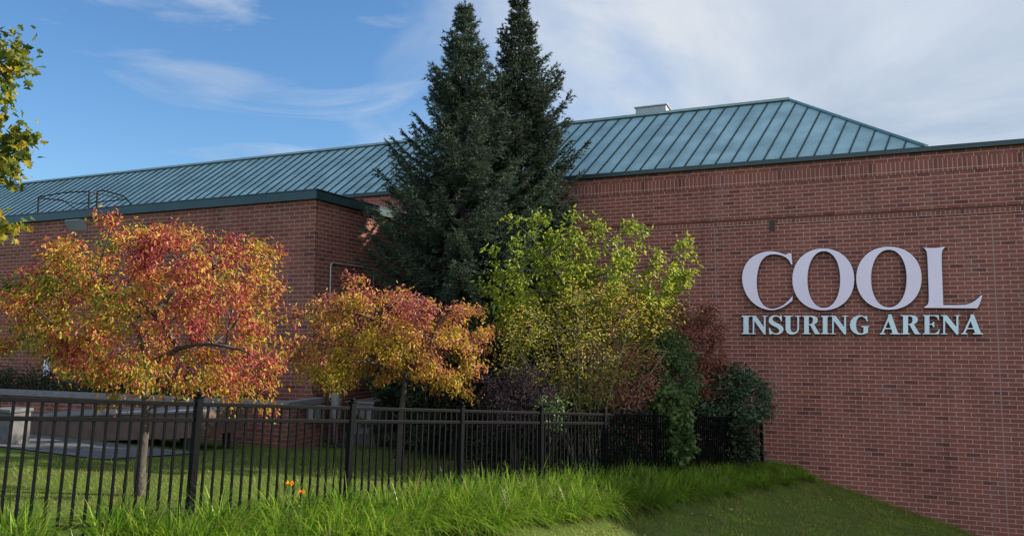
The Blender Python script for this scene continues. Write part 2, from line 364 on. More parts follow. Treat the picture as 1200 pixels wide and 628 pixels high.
for s in (-14.4, -13.55, -12.75, -11.6):
    for nn in (11.62, 12.55):
        m = MB(); m.bbox(s - .06, s + .06, nn - .05, nn + .05, -3.3, rampz(s) - .55); m.build('leg', M_dark, ra)
m = MB(); m.bbox(-16.2, -11.4, 11.56, 12.6, -1, -.99) if False else None
# concrete pillar
s_, z_ = on_plane(10, 480, 9.6)
pp = MB(); pp.bbox(s_ - .35, s_ + .2, 9.5, 9.9, -3.2, z_ - .05); pp.bbox(s_ - .38, s_ + .23, 9.47, 9.93, z_ - .05, z_ + .02)
tag(pp.build('concrete_pillar', M_conc, None, bevel=.02), 'short square grey concrete pillar behind the fence at the left edge', 'pillar')
# utilities by the annex side wall
ac = thing('electrical_cabinet', 'light grey metal cabinet on a pad against the annex side wall', 'cabinet', B(-10.6, 16.9, -2.7), ROT)
m = MB(); m.bbox(-11.1, -10.35, 16.1, 17.7, -2.45, -1.72); m.build('body', M_grey, ac, bevel=.015)
m = MB(); m.bbox(-11.14, -10.31, 16.06, 17.74, -1.72, -1.67); m.build('lid', M_galv, ac, bevel=.01)
m = MB(); m.bbox(-10.348, -10.33, 16.2, 16.85, -2.38, -1.8); m.bbox(-10.348, -10.33, 16.95, 17.6, -2.38, -1.8); m.build('door', M_grey, ac)
m = MB(); m.bbox(-11.2, -10.2, 15.95, 17.85, -3.2, -2.45); m.build('pad', M_conc, ac)
ut = thing('utility_post', 'grey round-topped utility post beside the cabinet near the annex corner', 'utility post', B(-10.9, 15.35, -2.7), ROT)
m = MB(); m.tube([B(-10.9, 15.35, -3.1), B(-10.9, 15.35, -2.0)], .05, 8); m.build('post', M_grey, ut)
m = MB(); m.tube([B(-10.9, 15.35, -2.0), B(-10.9, 15.35, -1.45), B(-10.9, 15.35, -1.40)], [.12, .12, .09], 12); m.build('cap', M_grey, ut)
ub = thing('meter_box', 'small grey meter box on the annex wall left of the utility post', 'meter box', B(-11.7, 14.9, -1.9), ROT)
m = MB(); m.bbox(-10.94, -10.78, 14.35, 14.75, -1.95, -1.64); m.build('body', M_grey, ub, bevel=.01)
m = MB(); m.bbox(-10.79, -10.765, 14.4, 14.7, -1.92, -1.67); m.build('door', M_galv, ub)

# ------------------------------------------------------------------ lettering on the wall
def ell(px0, px1, py0, py1, k=2.12, n=56):
    cx_, cy_, a, b = (px0 + px1) / 2, (py0 + py1) / 2, (px1 - px0) / 2, (py1 - py0) / 2
    o = []
    for i in range(n):
        t = 2 * math.pi * i / n; c_, s_ = math.cos(t), math.sin(t)
        o.append((cx_ + a * math.copysign(abs(c_) ** (2 / k), c_), cy_ + b * math.copysign(abs(s_) ** (2 / k), s_)))
    return o
def smooth_poly(p, keep=None, n=2):
    """Chaikin rounding of a closed outline; points whose index is in keep stay sharp"""
    keep = set(keep or ())
    q = [(x, i in keep) for i, x in enumerate(p)]
    for _ in range(n):
        o = []
        for i, (a, ka) in enumerate(q):
            b, kb = q[(i + 1) % len(q)]; z, kz = q[i - 1]
            if ka: o.append((a, True))
            else:
                o.append(((a[0] * .75 + z[0] * .25, a[1] * .75 + z[1] * .25), False)); o.append(((a[0] * .75 + b[0] * .25, a[1] * .75 + b[1] * .25), False))
        q = o
    return [a for a, _ in q]
def area(p): return sum(p[i - 1][0] * p[i][1] - p[i][0] * p[i - 1][1] for i in range(len(p))) / 2
def inset(p, d):
    s = 1 if area(p) > 0 else -1; o = []; n = len(p)
    for i in range(n):
        a, b, c = Vector(p[i - 1]), Vector(p[i]), Vector(p[(i + 1) % n])
        e1, e2 = (b - a), (c - b)
        if e1.length < 1e-9 or e2.length < 1e-9: o.append(p[i]); continue
        e1.normalize(); e2.normalize()
        n1 = Vector((-e1.y, e1.x)) * s; n2 = Vector((-e2.y, e2.x)) * s; m_ = n1 + n2
        k = d / max(.5, (1 + n1.dot(n2))); o.append((b.x + m_.x * k, b.y + m_.y * k))
    return o
def solid(mb, loops, n_front, n_back):
    """loops in wall coordinates (s, z), the first the outline, the rest holes"""
    flat = [p for l in loops for p in l]; k = len(flat)
    tris = tessellate_polygon([[Vector((x, y, 0)) for x, y in l] for l in loops])
    vs = [B(x, n_front, y) for x, y in flat] + [B(x, n_back, y) for x, y in flat]
    fs = []
    for a, b, c in tris:
        A = (flat[b][0] - flat[a][0]) * (flat[c][1] - flat[a][1]) - (flat[b][1] - flat[a][1]) * (flat[c][0] - flat[a][0])
        t = (a, b, c) if A > 0 else (a, c, b)
        fs.append(t); fs.append((t[0] + k, t[2] + k, t[1] + k))
    o = 0
    for li, l in enumerate(loops):
        L = len(l); ccw = area(l) > 0
        for i in range(L):
            a, b = o + i, o + (i + 1) % L
            q = (a, a + k, b + k, b) if (ccw == (li == 0)) else (a, b, b + k, a + k)
            fs.append(q)
        o += L
    mb.add(vs, fs)
def letter(sign, loops_px, face_mat, inset_d):
    loops = [[on_plane(x, y, NW - .1) for x, y in l] for l in loops_px]
    m = MB(); solid(m, loops, NW - .105, NW - .035)
    for (x, y) in (loops[0][0], loops[0][len(loops[0]) // 2]):
        m.bbox(x - .012, x + .012, NW - .04, NW + .01, y - .012, y + .012)
    lt = m.build('letter', M_ret, sign)
    fl_ = [inset(loops[0], inset_d)] + [inset(l, -inset_d) for l in loops[1:]]
    m = MB(); solid(m, fl_, NW - .115, NW - .1055); m.build('face', face_mat, lt)
sg = thing('wall_lettering', 'large lavender letters reading COOL mounted on the arena brick wall', 'sign', B(.5, NW, .56), ROT)
z1s = lambda pts, sx, ox, oy: [(ox + x / sx, oy + y / sx) for x, y in pts]
Cpts = [(332, 84), (356, 86), (362, 160), (350, 160), (334, 128), (300, 104), (240, 94), (196, 106), (160, 150), (142, 235), (145, 315), (163, 378), (195, 415), (237, 429), (290, 411), (328, 381), (362, 343), (362, 378),
        (330, 405), (282, 431), (230, 441), (170, 429), (108, 390), (66, 330), (47, 262), (50, 200), (75, 142), (120, 100), (180, 77), (235, 71), (285, 81), (318, 97)]
letter(sg, [smooth_poly(z1s(Cpts, 5.23, 860, 280), {0, 1, 2, 3, 16, 17})], M_lav, .012)
letter(sg, [ell(928.0, 1001.6, 290.8, 364.0), ell(946.8, 984.0, 294.8, 360.2)], M_lav, .012)
letter(sg, [ell(1002.8, 1080.6, 288.6, 363.4), ell(1021.4, 1061.8, 293.2, 359.6)], M_lav, .012)
Lpts = [(668, 60), (700, 66), (765, 68), (825, 60), (855, 54), (852, 66), (832, 90), (826, 130), (832, 300), (840, 513), (960, 513), (1030, 507), (1085, 478), (1130, 432), (1147, 440), (1128, 500), (1106, 545), (890, 543), (674, 541), (684, 528), (712, 512), (720, 470), (714, 300), (706, 110), (692, 82)]
letter(sg, [smooth_poly(z1s(Lpts, 6.667, 980, 280), {0, 4, 9, 14, 16, 18})], M_lav, .012)
sg2 = thing('wall_lettering', 'smaller light blue letters reading INSURING ARENA below the large letters on brick', 'sign', B(.5, NW, -.06), ROT)
S_PTS = [(.86, 1.02), (.86, .68), (.79, .68), (.72, .84), (.60, .93), (.46, .94), (.35, .89), (.32, .79), (.38, .70), (.55, .62), (.75, .53), (.90, .42), (.96, .27), (.90, .12), (.76, .01), (.58, -.03), (.42, -.01), (.28, .03), (.20, -.02), (.13, -.02), (.09, .36), (.17, .36), (.24, .20), (.36, .09), (.50, .055), (.62, .08), (.69, .17), (.66, .27), (.55, .35), (.38, .42), (.20, .52), (.09, .64), (.08, .78), (.15, .92), (.30, 1.01), (.48, 1.03), (.62, 1.0), (.73, .96), (.79, 1.02)]
GL = {
 'I': [[(0, 0), (1, 0), (1, .06), (.80, .1), (.80, .9), (1, .94), (1, 1), (0, 1), (0, .94), (.20, .9), (.20, .1), (0, .06)]],
 'N': [[(0, 1), (.32, 1), (.77, .40), (.77, .93), (.65, .95), (.65, 1), (1, 1), (1, .95), (.89, .93), (.89, -.02), (.78, -.02), (.23, .70), (.23, .07), (.35, .05), (.35, 0), (0, 0), (0, .05), (.12, .07), (.12, .92), (0, .95)]],
 'U': [[(0, 1), (.53, 1), (.53, .95), (.41, .92), (.41, .32), (.45, .17), (.57, .11), (.70, .15), (.76, .28), (.76, .92), (.64, .95), (.64, 1), (1, 1), (1, .95), (.88, .92), (.88, .28), (.81, .1), (.66, 0), (.48, -.03), (.28, .01), (.16, .12), (.12, .3), (.12, .92), (0, .95)]],
 'R': [[(0, 1), (.55, 1), (.72, .97), (.84, .88), (.87, .75), (.82, .62), (.68, .52), (.92, .09), (1, .05), (1, 0), (.70, 0), (.44, .48), (.39, .48), (.39, .08), (.5, .05), (.5, 0), (0, 0), (0, .05), (.12, .08), (.12, .92), (0, .95)], [(.39, .92), (.49, .92), (.57, .86), (.59, .74), (.56, .62), (.48, .56), (.39, .55)]],
 'G': [[(.87, 1), (.90, .67), (.84, .67), (.76, .84), (.62, .94), (.48, .91), (.37, .76), (.33, .5), (.36, .25), (.46, .09), (.58, .05), (.67, .1), (.67, .36), (.56, .39), (.56, .45), (1, .45), (1, .4), (.92, .37), (.92, .1), (.8, .02), (.6, -.03), (.4, -.02), (.2, .08), (.06, .26), (0, .5), (.06, .75), (.2, .92), (.4, 1.02), (.6, 1.02), (.74, .96), (.80, 1)]],
 'A': [[(.42, 1.04), (.58, 1.04), (.89, .1), (1, .06), (1, 0), (.51, 0), (.51, .06), (.61, .09), (.56, .26), (.28, .26), (.21, .1), (.31, .06), (.31, 0), (0, 0), (0, .06), (.09, .1), (.40, .88)], [(.31, .34), (.53, .34), (.425, .68)]],
 'E': [[(0, 1), (.95, 1), (.97, .72), (.9, .72), (.84, .86), (.7, .93), (.42, .93), (.42, .56), (.55, .57), (.63, .66), (.70, .66), (.70, .36), (.63, .36), (.55, .48), (.42, .49), (.42, .07), (.7, .07), (.86, .15), (.94, .3), (1, .3), (.96, 0), (0, 0), (0, .05), (.12, .08), (.12, .92), (0, .95)]],
 'S': [smooth_poly(S_PTS, {0, 1, 2, 18, 19, 20, 21, 38}, 1)],
}
def word(spans, sx, ox, yt, yb):
    for ch, x0, x1 in spans:
        loops = []
        for l in GL[ch]:
            loops.append([(ox + (x0 + (x1 - x0) * x) / sx, yb + (yt - yb) * y) for x, y in l])
        letter(sg2, loops, M_blue, .0055)
word([('I', 66, 148), ('N', 146, 298), ('S', 292, 446), ('U', 434, 594), ('R', 596, 762), ('I', 764, 840), ('N', 842, 1006), ('G', 1016, 1196)], 7.5, 860, 369.6, 391.6)
word([('A', 90, 300), ('R', 300, 506), ('E', 520, 697), ('N', 704, 908), ('A', 908, 1136)], 8.571, 1020, 369.0, 391.8)

# ------------------------------------------------------------------ ground
def grass_ground(name, stops, sc1=1.2):
    m, ns, ls, b = mat(name)
    tc = nd(ns, 'ShaderNodeTexCoord')
    n1 = nd(ns, 'ShaderNodeTexNoise', Scale=sc1, Detail=5.0, Roughness=.65); n2 = nd(ns, 'ShaderNodeTexNoise', Scale=22.0, Detail=6.0, Roughness=.7)
    ls.new(tc.outputs['Object'], n1.inputs['Vector']); ls.new(tc.outputs['Object'], n2.inputs['Vector'])
    f = math_(ns, ls, 'MULTIPLY', n1.outputs['Fac'], .6); f = math_(ns, ls, 'MULTIPLY_ADD', n2.outputs['Fac'], .4, f)
    r = ramp(ns, stops); ls.new(f, r.inputs[0]); ls.new(r.outputs[0], b.inputs['Base Color']); b.inputs['Roughness'].default_value = .95; b.inputs['Specular IOR Level'].default_value = .1
    bp = nd(ns, 'ShaderNodeBump', Strength=.9, Distance=.04); ls.new(n2.outputs['Fac'], bp.inputs['Height']); ls.new(bp.outputs[0], b.inputs['Normal'])
    return m
M_ground = grass_ground('lawn_ground', [(.3, (.06, .05, .025)), (.42, (.075, .10, .024)), (.6, (.09, .145, .025)), (.75, (.14, .18, .04))])
ts = np.concatenate([[-1500, -400, -120, -60, -30], np.arange(-20, 34, .5), [40, 60, 120, 400, 1500]])
ds = np.concatenate([[-1500, -400, -120, -60, -30], np.arange(-20, 0, 1.0), np.arange(0, 9, .3), [9.5, 12, 20, 40, 120, 400, 1500]])
gv = []
for t in ts:
    for d in ds:
        P = TD(t, d); z = gz(t, d)
        if 0.6 < d < 9 and -20 < t < 34: z += .025 * math.sin(t * 2.1 + d * 1.3) * math.sin(d * 2.7 - t * .6)
        gv.append((P[0], P[1], z))
nd_, nt_ = len(ds), len(ts)
gf = [(i * nd_ + k, i * nd_ + k + 1, (i + 1) * nd_ + k + 1, (i + 1) * nd_ + k) for i in range(nt_ - 1) for k in range(nd_ - 1)]
gm = MB(); gm.add(gv, [q[::-1] for q in gf]); go = gm.build('ground', M_ground, None, True); tag(go, kind='structure')
if go.data.polygons[0].normal.z < 0: go.data.flip_normals()
# concrete path beside the ramp
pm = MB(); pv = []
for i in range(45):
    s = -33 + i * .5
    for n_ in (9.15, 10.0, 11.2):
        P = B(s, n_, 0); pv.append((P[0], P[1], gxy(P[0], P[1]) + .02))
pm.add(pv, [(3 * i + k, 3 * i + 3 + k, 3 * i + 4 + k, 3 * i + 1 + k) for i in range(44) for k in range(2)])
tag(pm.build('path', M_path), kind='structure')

# ------------------------------------------------------------------ leaves, blades, twigs
def basis(A):
    A = unit(A); ref = np.where(np.abs(A[:, 2:3]) > .93, np.array([[1., 0, 0]]), np.array([[0, 0, 1.]]))
    S = unit(np.cross(A, ref)); Nn = np.cross(S, A); return A, S, Nn
def leaf_arrays(P, A, L, W, fold=.25, roll=None, curl=.15):
    """pointed folded leaves: 6 corners, two quads that meet on the midrib"""
    n = len(P); A, S, Nn = basis(A)
    if roll is None: roll = rg.uniform(0, 2 * np.pi, n)
    c, s = np.cos(roll)[:, None], np.sin(roll)[:, None]; S, Nn = S * c + Nn * s, Nn * c - S * s
    L = np.broadcast_to(np.asarray(L, float).reshape(-1, 1), (n, 1)); W = np.broadcast_to(np.asarray(W, float).reshape(-1, 1), (n, 1))
    tip = P + A * L - Nn * L * curl
    m1 = P + A * L * .3; m2 = P + A * L * .68 - Nn * L * curl * .4
    V = np.stack([P, m1 + S * W * .5 + Nn * W * fold, m2 + S * W * .42 + Nn * W * fold, tip, m2 - S * W * .42 + Nn * W * fold, m1 - S * W * .5 + Nn * W * fold], 1)
    Fc = np.array([[0, 1, 2, 3], [0, 3, 4, 5]])[None] + (np.arange(n) * 6)[:, None, None]
    return V.reshape(-1, 3), Fc.reshape(-1, 4)
def star_arrays(P, A, L):
    """five-lobed maple leaves as fans of quads"""
    n = len(P); A, S, Nn = basis(A); roll = rg.uniform(0, 2 * np.pi, n)
    c, s = np.cos(roll)[:, None], np.sin(roll)[:, None]; S, Nn = S * c + Nn * s, Nn * c - S * s
    L = np.asarray(L).reshape(-1, 1)
    sh = [(0, 0), (.30, .02), (.22, .20), (.56, .38), (.26, .48), (.30, .70), (.12, .66), (0, 1.0)]
    pts = sh + [(-x, y) for x, y in sh[-2:0:-1]]
    V = np.stack([P + A * L * y + S * L * x + Nn * L * (abs(x) * .25 - y * y * .15) for x, y in pts], 1)
    k = len(pts)   # 14: quads across the midrib, left with right
    quads = [[0, 1, 2, 7], [2, 3, 4, 7], [4, 5, 6, 7], [7, 8, 9, 10], [7, 10, 11, 12], [7, 12, 13, 0]]
    Fc = np.array(quads)[None] + (np.arange(n) * k)[:, None, None]
    return V.reshape(-1, 3), Fc.reshape(-1, 4)
def tri_arrays(P, A, L, W):
    n = len(P); A, S, Nn = basis(A); roll = rg.uniform(0, 2 * np.pi, n)
    S = S * np.cos(roll)[:, None] + Nn * np.sin(roll)[:, None]
    L = np.broadcast_to(np.asarray(L, float).reshape(-1, 1), (n, 1)); W = np.broadcast_to(np.asarray(W, float).reshape(-1, 1), (n, 1))
    V = np.stack([P - S * W * .5, P + S * W * .5, P + A * L], 1)
    return V.reshape(-1, 3), np.arange(3 * n).reshape(-1, 3)

class Skel:
    def __init__(self): self.p = []; self.mb = MB()
    def path(self, pts, r0, r1, sides):
        n = len(pts); self.mb.tube(pts, [r0 + (r1 - r0) * i / (n - 1) for i in range(n)], sides, False)
        self.p += [np.array(q, float) for q in pts]
    def reach(self, target, r0, r1, sides, sag=.18, jit=.05, steps=5, minidx=0):
        arr = np.array(self.p[minidx:]); dv = target - arr; dist = np.linalg.norm(dv, axis=1) + np.maximum(0, arr[:, 2] - target[2]) * .6
        a = arr[int(np.argmin(dist))]; L = np.linalg.norm(target - a)
        mid = (a + target) / 2 + np.array([rnd.gauss(0, jit), rnd.gauss(0, jit), 0]) * L + np.array([0, 0, sag * L])
        pts = [(1 - t) ** 2 * a + 2 * t * (1 - t) * mid + t * t * target for t in [i / steps for i in range(steps + 1)]]
        self.path(pts, r0, r1, sides); return pts
def fps(C, k):
    idx = [0]; d = np.linalg.norm(C - C[0], axis=1)
    for _ in range(min(k, len(C)) - 1):
        i = int(np.argmax(d)); idx.append(i); d = np.minimum(d, np.linalg.norm(C - C[i], axis=1))
    return C[idx]
def plant(name, label, cat, base, trunk_pts, trunk_r, C, n1, n2, leafmat, barkmat, per, Ls, Ws, droop=.6, spread=.12, r1=.035, r2=.014, r3=.005, sag=.18,
          group=None, shape='leaf', outward=.5, crown='crown', trunk='trunk', centre=None, tw_len=.5):
    th = thing(name, label, cat, base, 0, group); sk = Skel()
    for tp in trunk_pts: sk.path(tp, trunk_r, trunk_r * .55, 8)
    C = np.asarray(C); ctr = C.mean(0) if centre is None else np.asarray(centre)
    for q in fps(C, n1): sk.reach(ctr + (q - ctr) * .72, r1, r2, 6, sag, minidx=len(trunk_pts[0]) // 2 if len(trunk_pts) == 1 else 0)
    for q in fps(C, n2): sk.reach(ctr + (q - ctr) * .88, r2, r3, 5, sag * .8, steps=4)
    PP, AA = [], []
    for q in C:
        pts = sk.reach(q, r3, r3 * .4, 3, sag, steps=4)
        k = max(3, int(per * rnd.uniform(.5, 1.5)))
        a = np.array(pts); tt = rg.uniform(1 - tw_len, 1.05, k) * (len(a) - 1); i0 = np.clip(tt.astype(int), 0, len(a) - 2); fr = (tt - i0)[:, None]
        pos = a[i0] * (1 - fr) + a[i0 + 1] * fr + rg.normal(0, spread, (k, 3)) * np.array([1, 1, .8])
        out = unit(pos - ctr) * outward; ax = rg.normal(0, .6, (k, 3)) + out + np.array([0, 0, -droop]); PP.append(pos); AA.append(ax)
    P = np.concatenate(PP); A = np.concatenate(AA); n = len(P)
    L = Ls * rg.uniform(.65, 1.25, n); W = Ws * rg.uniform(.75, 1.2, n)
    V, Fc = star_arrays(P, A, L) if shape == 'star' else leaf_arrays(P, A, L, W)
    np_mesh(crown, V, Fc, leafmat, th)
    sk.mb.build(trunk, barkmat, th, True)
    return th
def ellipsoid(c, a, b, ct, cb, n, inner=.5, lower=None, warp=.12):
    """points in a lumpy ellipsoid shell: a across the view, b in depth, ct up, cb down"""
    o = []; c = np.asarray(c, float); ph = [rnd.uniform(0, 6) for _ in range(6)]
    while len(o) < n:
        v = unit(rg.normal(0, 1, (1, 3)))[0]; r = inner + (1 - inner) * rnd.random() ** .6
        az = math.atan2(v[1], v[0]); lump = 1 + warp * (math.sin(3 * az + ph[0]) * math.cos(2 * v[2] + ph[1]) + .7 * math.sin(5 * az + ph[2] + 4 * v[2]))
        q = v * r * lump
        if lower is not None and q[2] < 0 and math.hypot(q[0], q[1]) < lower * (-q[2]) * 2: continue
        o.append(c + np.array([q[0] * a, q[1] * b, q[2] * (ct if q[2] > 0 else cb)]))
    return np.array(o)
def fill(px_poly, Y, dy, n, kx=0.0, rag=0.03):
    """points within an outline seen in the photograph, given a real depth Y and a thickness dy, thinner towards the rim"""
    xs = [p[0] for p in px_poly]; ys = [p[1] for p in px_poly]; o = []
    def inside(x, y):
        r = False
        for i in range(len(px_poly)):
            (x1, y1), (x2, y2) = px_poly[i - 1], px_poly[i]
            if (y1 > y) != (y2 > y) and x < (x2 - x1) * (y - y1) / (y2 - y1) + x1: r = not r
        return r
    cx_, cy_ = sum(xs) / len(xs), sum(ys) / len(ys); hw = (max(xs) - min(xs)) / 2; hh = (max(ys) - min(ys)) / 2
    while len(o) < n:
        x, y = rnd.uniform(min(xs), max(xs)), rnd.uniform(min(ys), max(ys))
        if inside(x, y):
            e = max(.12, 1 - ((x - cx_) / hw) ** 2 * .6 - ((y - cy_) / hh) ** 2 * .5)
            o.append(at(x, y, Y + kx * (x - cx_) + rnd.uniform(-1, 1) * dy * math.sqrt(e)) + rg.normal(0, rag, 3))
    return np.array(o)
def gbase(px, Y):
    x = (px - 600) / F * Y * 1.0; return np.array([x, Y, gxy(x, Y)])
def trunk_line(b, top, wob=.009, n=7):
    return [b + (top - b) * i / (n - 1) + np.array([rnd.gauss(0, wob), rnd.gauss(0, wob), 0]) * (0 if i in (0, n - 1) else 1) - np.array([0, 0, .1 if i == 0 else 0]) for i in range(n)]

# leaf colours
L_aut1 = leaf('autumn_leaf_a', [(.05, (.10, .13, .018)), (.22, (.28, .26, .025)), (.40, (.55, .36, .04)), (.52, (.50, .18, .05)), (.66, (.40, .065, .06)), (.95, (.22, .025, .045))], 1.2, 1.9, .55, .42, -.03, (.10, 0, .0))
L_aut2 = leaf('autumn_leaf_b', [(.05, (.17, .19, .02)), (.30, (.48, .37, .035)), (.52, (.52, .29, .045)), (.68, (.40, .14, .07)), (.85, (.29, .05, .09))], 1.2, 1.7, .45, .42, -.22, (.05, 0, .12))
L_lime = leaf('lime_leaf', [(.1, (.12, .18, .022)), (.45, (.25, .32, .03)), (.75, (.41, .40, .035)), (.95, (.52, .42, .045))], .6, .6, .6, .5, .31, (0, 0, -.10))
L_olive = leaf('olive_leaf', [(.1, (.07, .10, .02)), (.4, (.17, .19, .032)), (.7, (.36, .31, .04)), (.95, (.46, .31, .05))], .9, .9, .6, .42, -.22, (0, 0, .14))
L_red = leaf('red_leaf', [(.1, (.12, .12, .05)), (.35, (.25, .11, .08)), (.65, (.34, .10, .08)), (.9, (.36, .19, .09))], 1.1, .7, .6, .35)
L_burg = leaf('burgundy_leaf', [(.1, (.17, .11, .05)), (.4, (.27, .09, .09)), (.8, (.44, .2, .11))], 1.2, .7, .6, .35)
L_plum = leaf('plum_leaf', [(.1, (.02, .02, .025)), (.5, (.045, .033, .045)), (.9, (.065, .042, .048))], 1.5, .7, .6, .25, rough=.8, spec=.05)
L_green = leaf('dark_green_leaf', [(.1, (.05, .09, .035)), (.5, (.085, .15, .05)), (.9, (.13, .20, .06))], 1.5, .7, .6, .3)
L_rhod = leaf('glossy_green_leaf', [(.1, (.035, .06, .036)), (.5, (.06, .10, .052)), (.9, (.10, .15, .065))], 1.5, .7, .6, .2, rough=.35)
L_ivy = leaf('ivy_leaf', [(.1, (.05, .095, .03)), (.5, (.085, .15, .04)), (.9, (.16, .21, .06))], 1.5, .7, .6, .35)
L_maple = leaf('maple_leaf', [(.1, (.07, .11, .015)), (.42, (.15, .18, .02)), (.65, (.36, .31, .025)), (.95, (.45, .19, .03))], .8, .5, .8, .5, .12, (0, 0, -.06))
L_spr1 = leaf('spruce_needle', [(.1, (.024, .042, .033)), (.5, (.052, .080, .060)), (.9, (.14, .175, .10))], 2.2, 1.1, .5, .15, rough=.7, spec=.08)
L_spr2 = leaf('spruce_needle_dark', [(.1, (.022, .035, .027)), (.5, (.040, .060, .044)), (.9, (.12, .145, .085))], 2.2, 1.1, .5, .15, rough=.7, spec=.08)
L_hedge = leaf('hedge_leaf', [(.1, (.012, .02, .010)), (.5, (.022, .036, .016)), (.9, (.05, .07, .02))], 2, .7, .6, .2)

# ---------------- spruces
def spruce(label, base, H, rad, nm, seed, lo=.25):
    r = np.random.default_rng(seed); th = thing('spruce_tree', label, 'spruce', base, 0, 'spruces in front of the hall')
    base = np.asarray(base, float); mb = MB()
    mb.tube([base + np.array([0, 0, H * k / 8 - (.2 if k == 0 else 0)]) for k in range(9)], [.19 * (1 - k / 8) + .012 for k in range(9)], 8, False)
    SP, SA, SL_ = [], [], []
    h = lo
    while h < H - .12:
        rel = h / H; R0 = rad(H - h) * r.uniform(.78, 1.10); nb = int(r.integers(7, 10)); off = r.uniform(0, 6.28)
        for k in range(nb):
            az = off + 6.283 * k / nb + r.normal(0, .18); Lb = max(.10, R0 * r.uniform(.70, 1.04)); e0 = -.28 + .95 * rel ** 1.4 + r.normal(0, .07)
            n = max(4, int(Lb / .16) + 2); d = np.array([math.cos(az), math.sin(az)]); pts = []
            for i in range(n):
                t = i / (n - 1); zz = Lb * (math.sin(e0) * t + (.26 * t * t if rel < .75 else .1 * t * t) - .10 * math.sin(t * 3.1))
                pts.append(base + np.array([d[0] * Lb * t * math.cos(e0), d[1] * Lb * t * math.cos(e0), h + zz]))
            mb.tube(pts, [.022 * Lb ** .5 * (1 - i / (n - 1)) + .004 for i in range(n)], 3, False)
            pts = np.array(pts); m = max(6, int(Lb / .055)); side = np.array([-d[1], d[0], 0])
            for q in range(m):
                t = .12 + .88 * (q + r.random()) / m; x = t * (n - 1); i0 = min(int(x), n - 2); p = pts[i0] * (1 - (x - i0)) + pts[i0 + 1] * (x - i0)
                ln = (.24 * Lb * (1.05 - t) + .15) * r.uniform(.7, 1.25); fw = unit((pts[i0 + 1] - pts[i0])[None])[0]
                for sgn in (-1, 1):
                    a = unit((fw * r.uniform(.55, .95) + side * sgn * r.uniform(.5, .95) + np.array([0, 0, r.uniform(-.55, .10)]))[None])[0]
                    SP.append(p); SA.append(a); SL_.append(ln)
            SP.append(pts[-2]); SA.append(unit((pts[-1] - pts[-2])[None])[0]); SL_.append(.2)
        h += (.27 if rel < .6 else .23) * r.uniform(.75, 1.25)
    SP.append(base + np.array([0, 0, H - .35])); SA.append(np.array([0, 0, 1.])); SL_.append(.45)
    SP, SA, SL_ = np.array(SP), np.array(SA), np.array(SL_)
    # needles along every shoot
    step = .042; cnt = np.maximum(2, (SL_ / step).astype(int)); idx = np.repeat(np.arange(len(SP)), cnt * 3)
    t = r.random(len(idx)); P = SP[idx] + SA[idx] * (SL_[idx] * t)[:, None] + np.array([0, 0, -1]) * (.10 * SL_[idx] * t * t)[:, None]
    perp = r.normal(0, 1, (len(idx), 3)); A = SA[idx] * .75 + unit(perp - SA[idx] * (perp * SA[idx]).sum(1)[:, None]) * .75 + np.array([0, 0, .12])
    V, Fc = tri_arrays(P, A, r.uniform(.06, .10, len(idx)), .028)
    np_mesh('crown', V, Fc, nm, th); mb.build('trunk', M_barkd, th, True)
b1 = np.array([-1.19, 18.8, gxy(-1.19, 18.8)]); b2 = np.array([.19, 19.9, gxy(.19, 19.9)])
spruce('dark blue-green spruce with full skirts, left and nearer of the two spruces', b1, 8.30 - b1[2], lambda x: min((.08 + .39 * x if x < 4 else 1.64 + .60 * (x - 4)), 2.55 + .13 * (x - 5.7) if x > 5.7 else 9), L_spr1, 3)
spruce('taller darker spruce, right of the two, narrow and reaching the highest into the sky', b2, 9.10 - b2[2], lambda x: min(.05 + .38 * x, 1.62 + .03 * x), L_spr2, 5)

# ---------------- the two small autumn trees
b = gbase(174, 9.4); top = at(173, 430, 9.4)
C = fill([(0, 345), (8, 324), (45, 307), (75, 290), (110, 277), (150, 278), (180, 266), (215, 266), (240, 276), (265, 284), (298, 294), (322, 314), (318, 345), (326, 375), (306, 392), (316, 420), (326, 455), (300, 462), (262, 458), (225, 456), (200, 463), (175, 460), (140, 460), (100, 446), (60, 426), (30, 412), (5, 406), (-8, 380)], 9.4, 1.55, 290, 0, .12)
plant('autumn_tree', 'larger small tree with red, orange and yellow leaves, left, trunk behind the fence', 'tree', b, [trunk_line(b, top)], .075, C, 9, 46, L_aut1, M_bark, 82, .060, .023, 1.1, .078, .032, .015, .0045, group='small autumn trees behind the fence', outward=.4)
b = gbase(470, 13.6); top = at(474, 440, 13.6)
C = fill([(340, 405), (355, 387), (374, 374), (368, 355), (382, 338), (404, 334), (420, 346), (450, 344), (490, 350), (530, 356), (545, 352), (556, 368), (570, 387), (574, 400), (560, 425), (564, 450), (548, 468), (525, 462), (500, 446), (480, 436), (455, 436), (430, 454), (400, 448), (375, 455), (352, 438), (334, 422)], 13.6, 1.4, 250, 0, .15)
plant('autumn_tree', 'smaller wider autumn tree with yellow, orange and crimson leaves in front of the spruces', 'tree', b, [trunk_line(b, top)], .065, C, 9, 40, L_aut2, M_bark, 64, .076, .028, 1.1, .088, .030, .014, .0045, group='small autumn trees behind the fence', outward=.4)

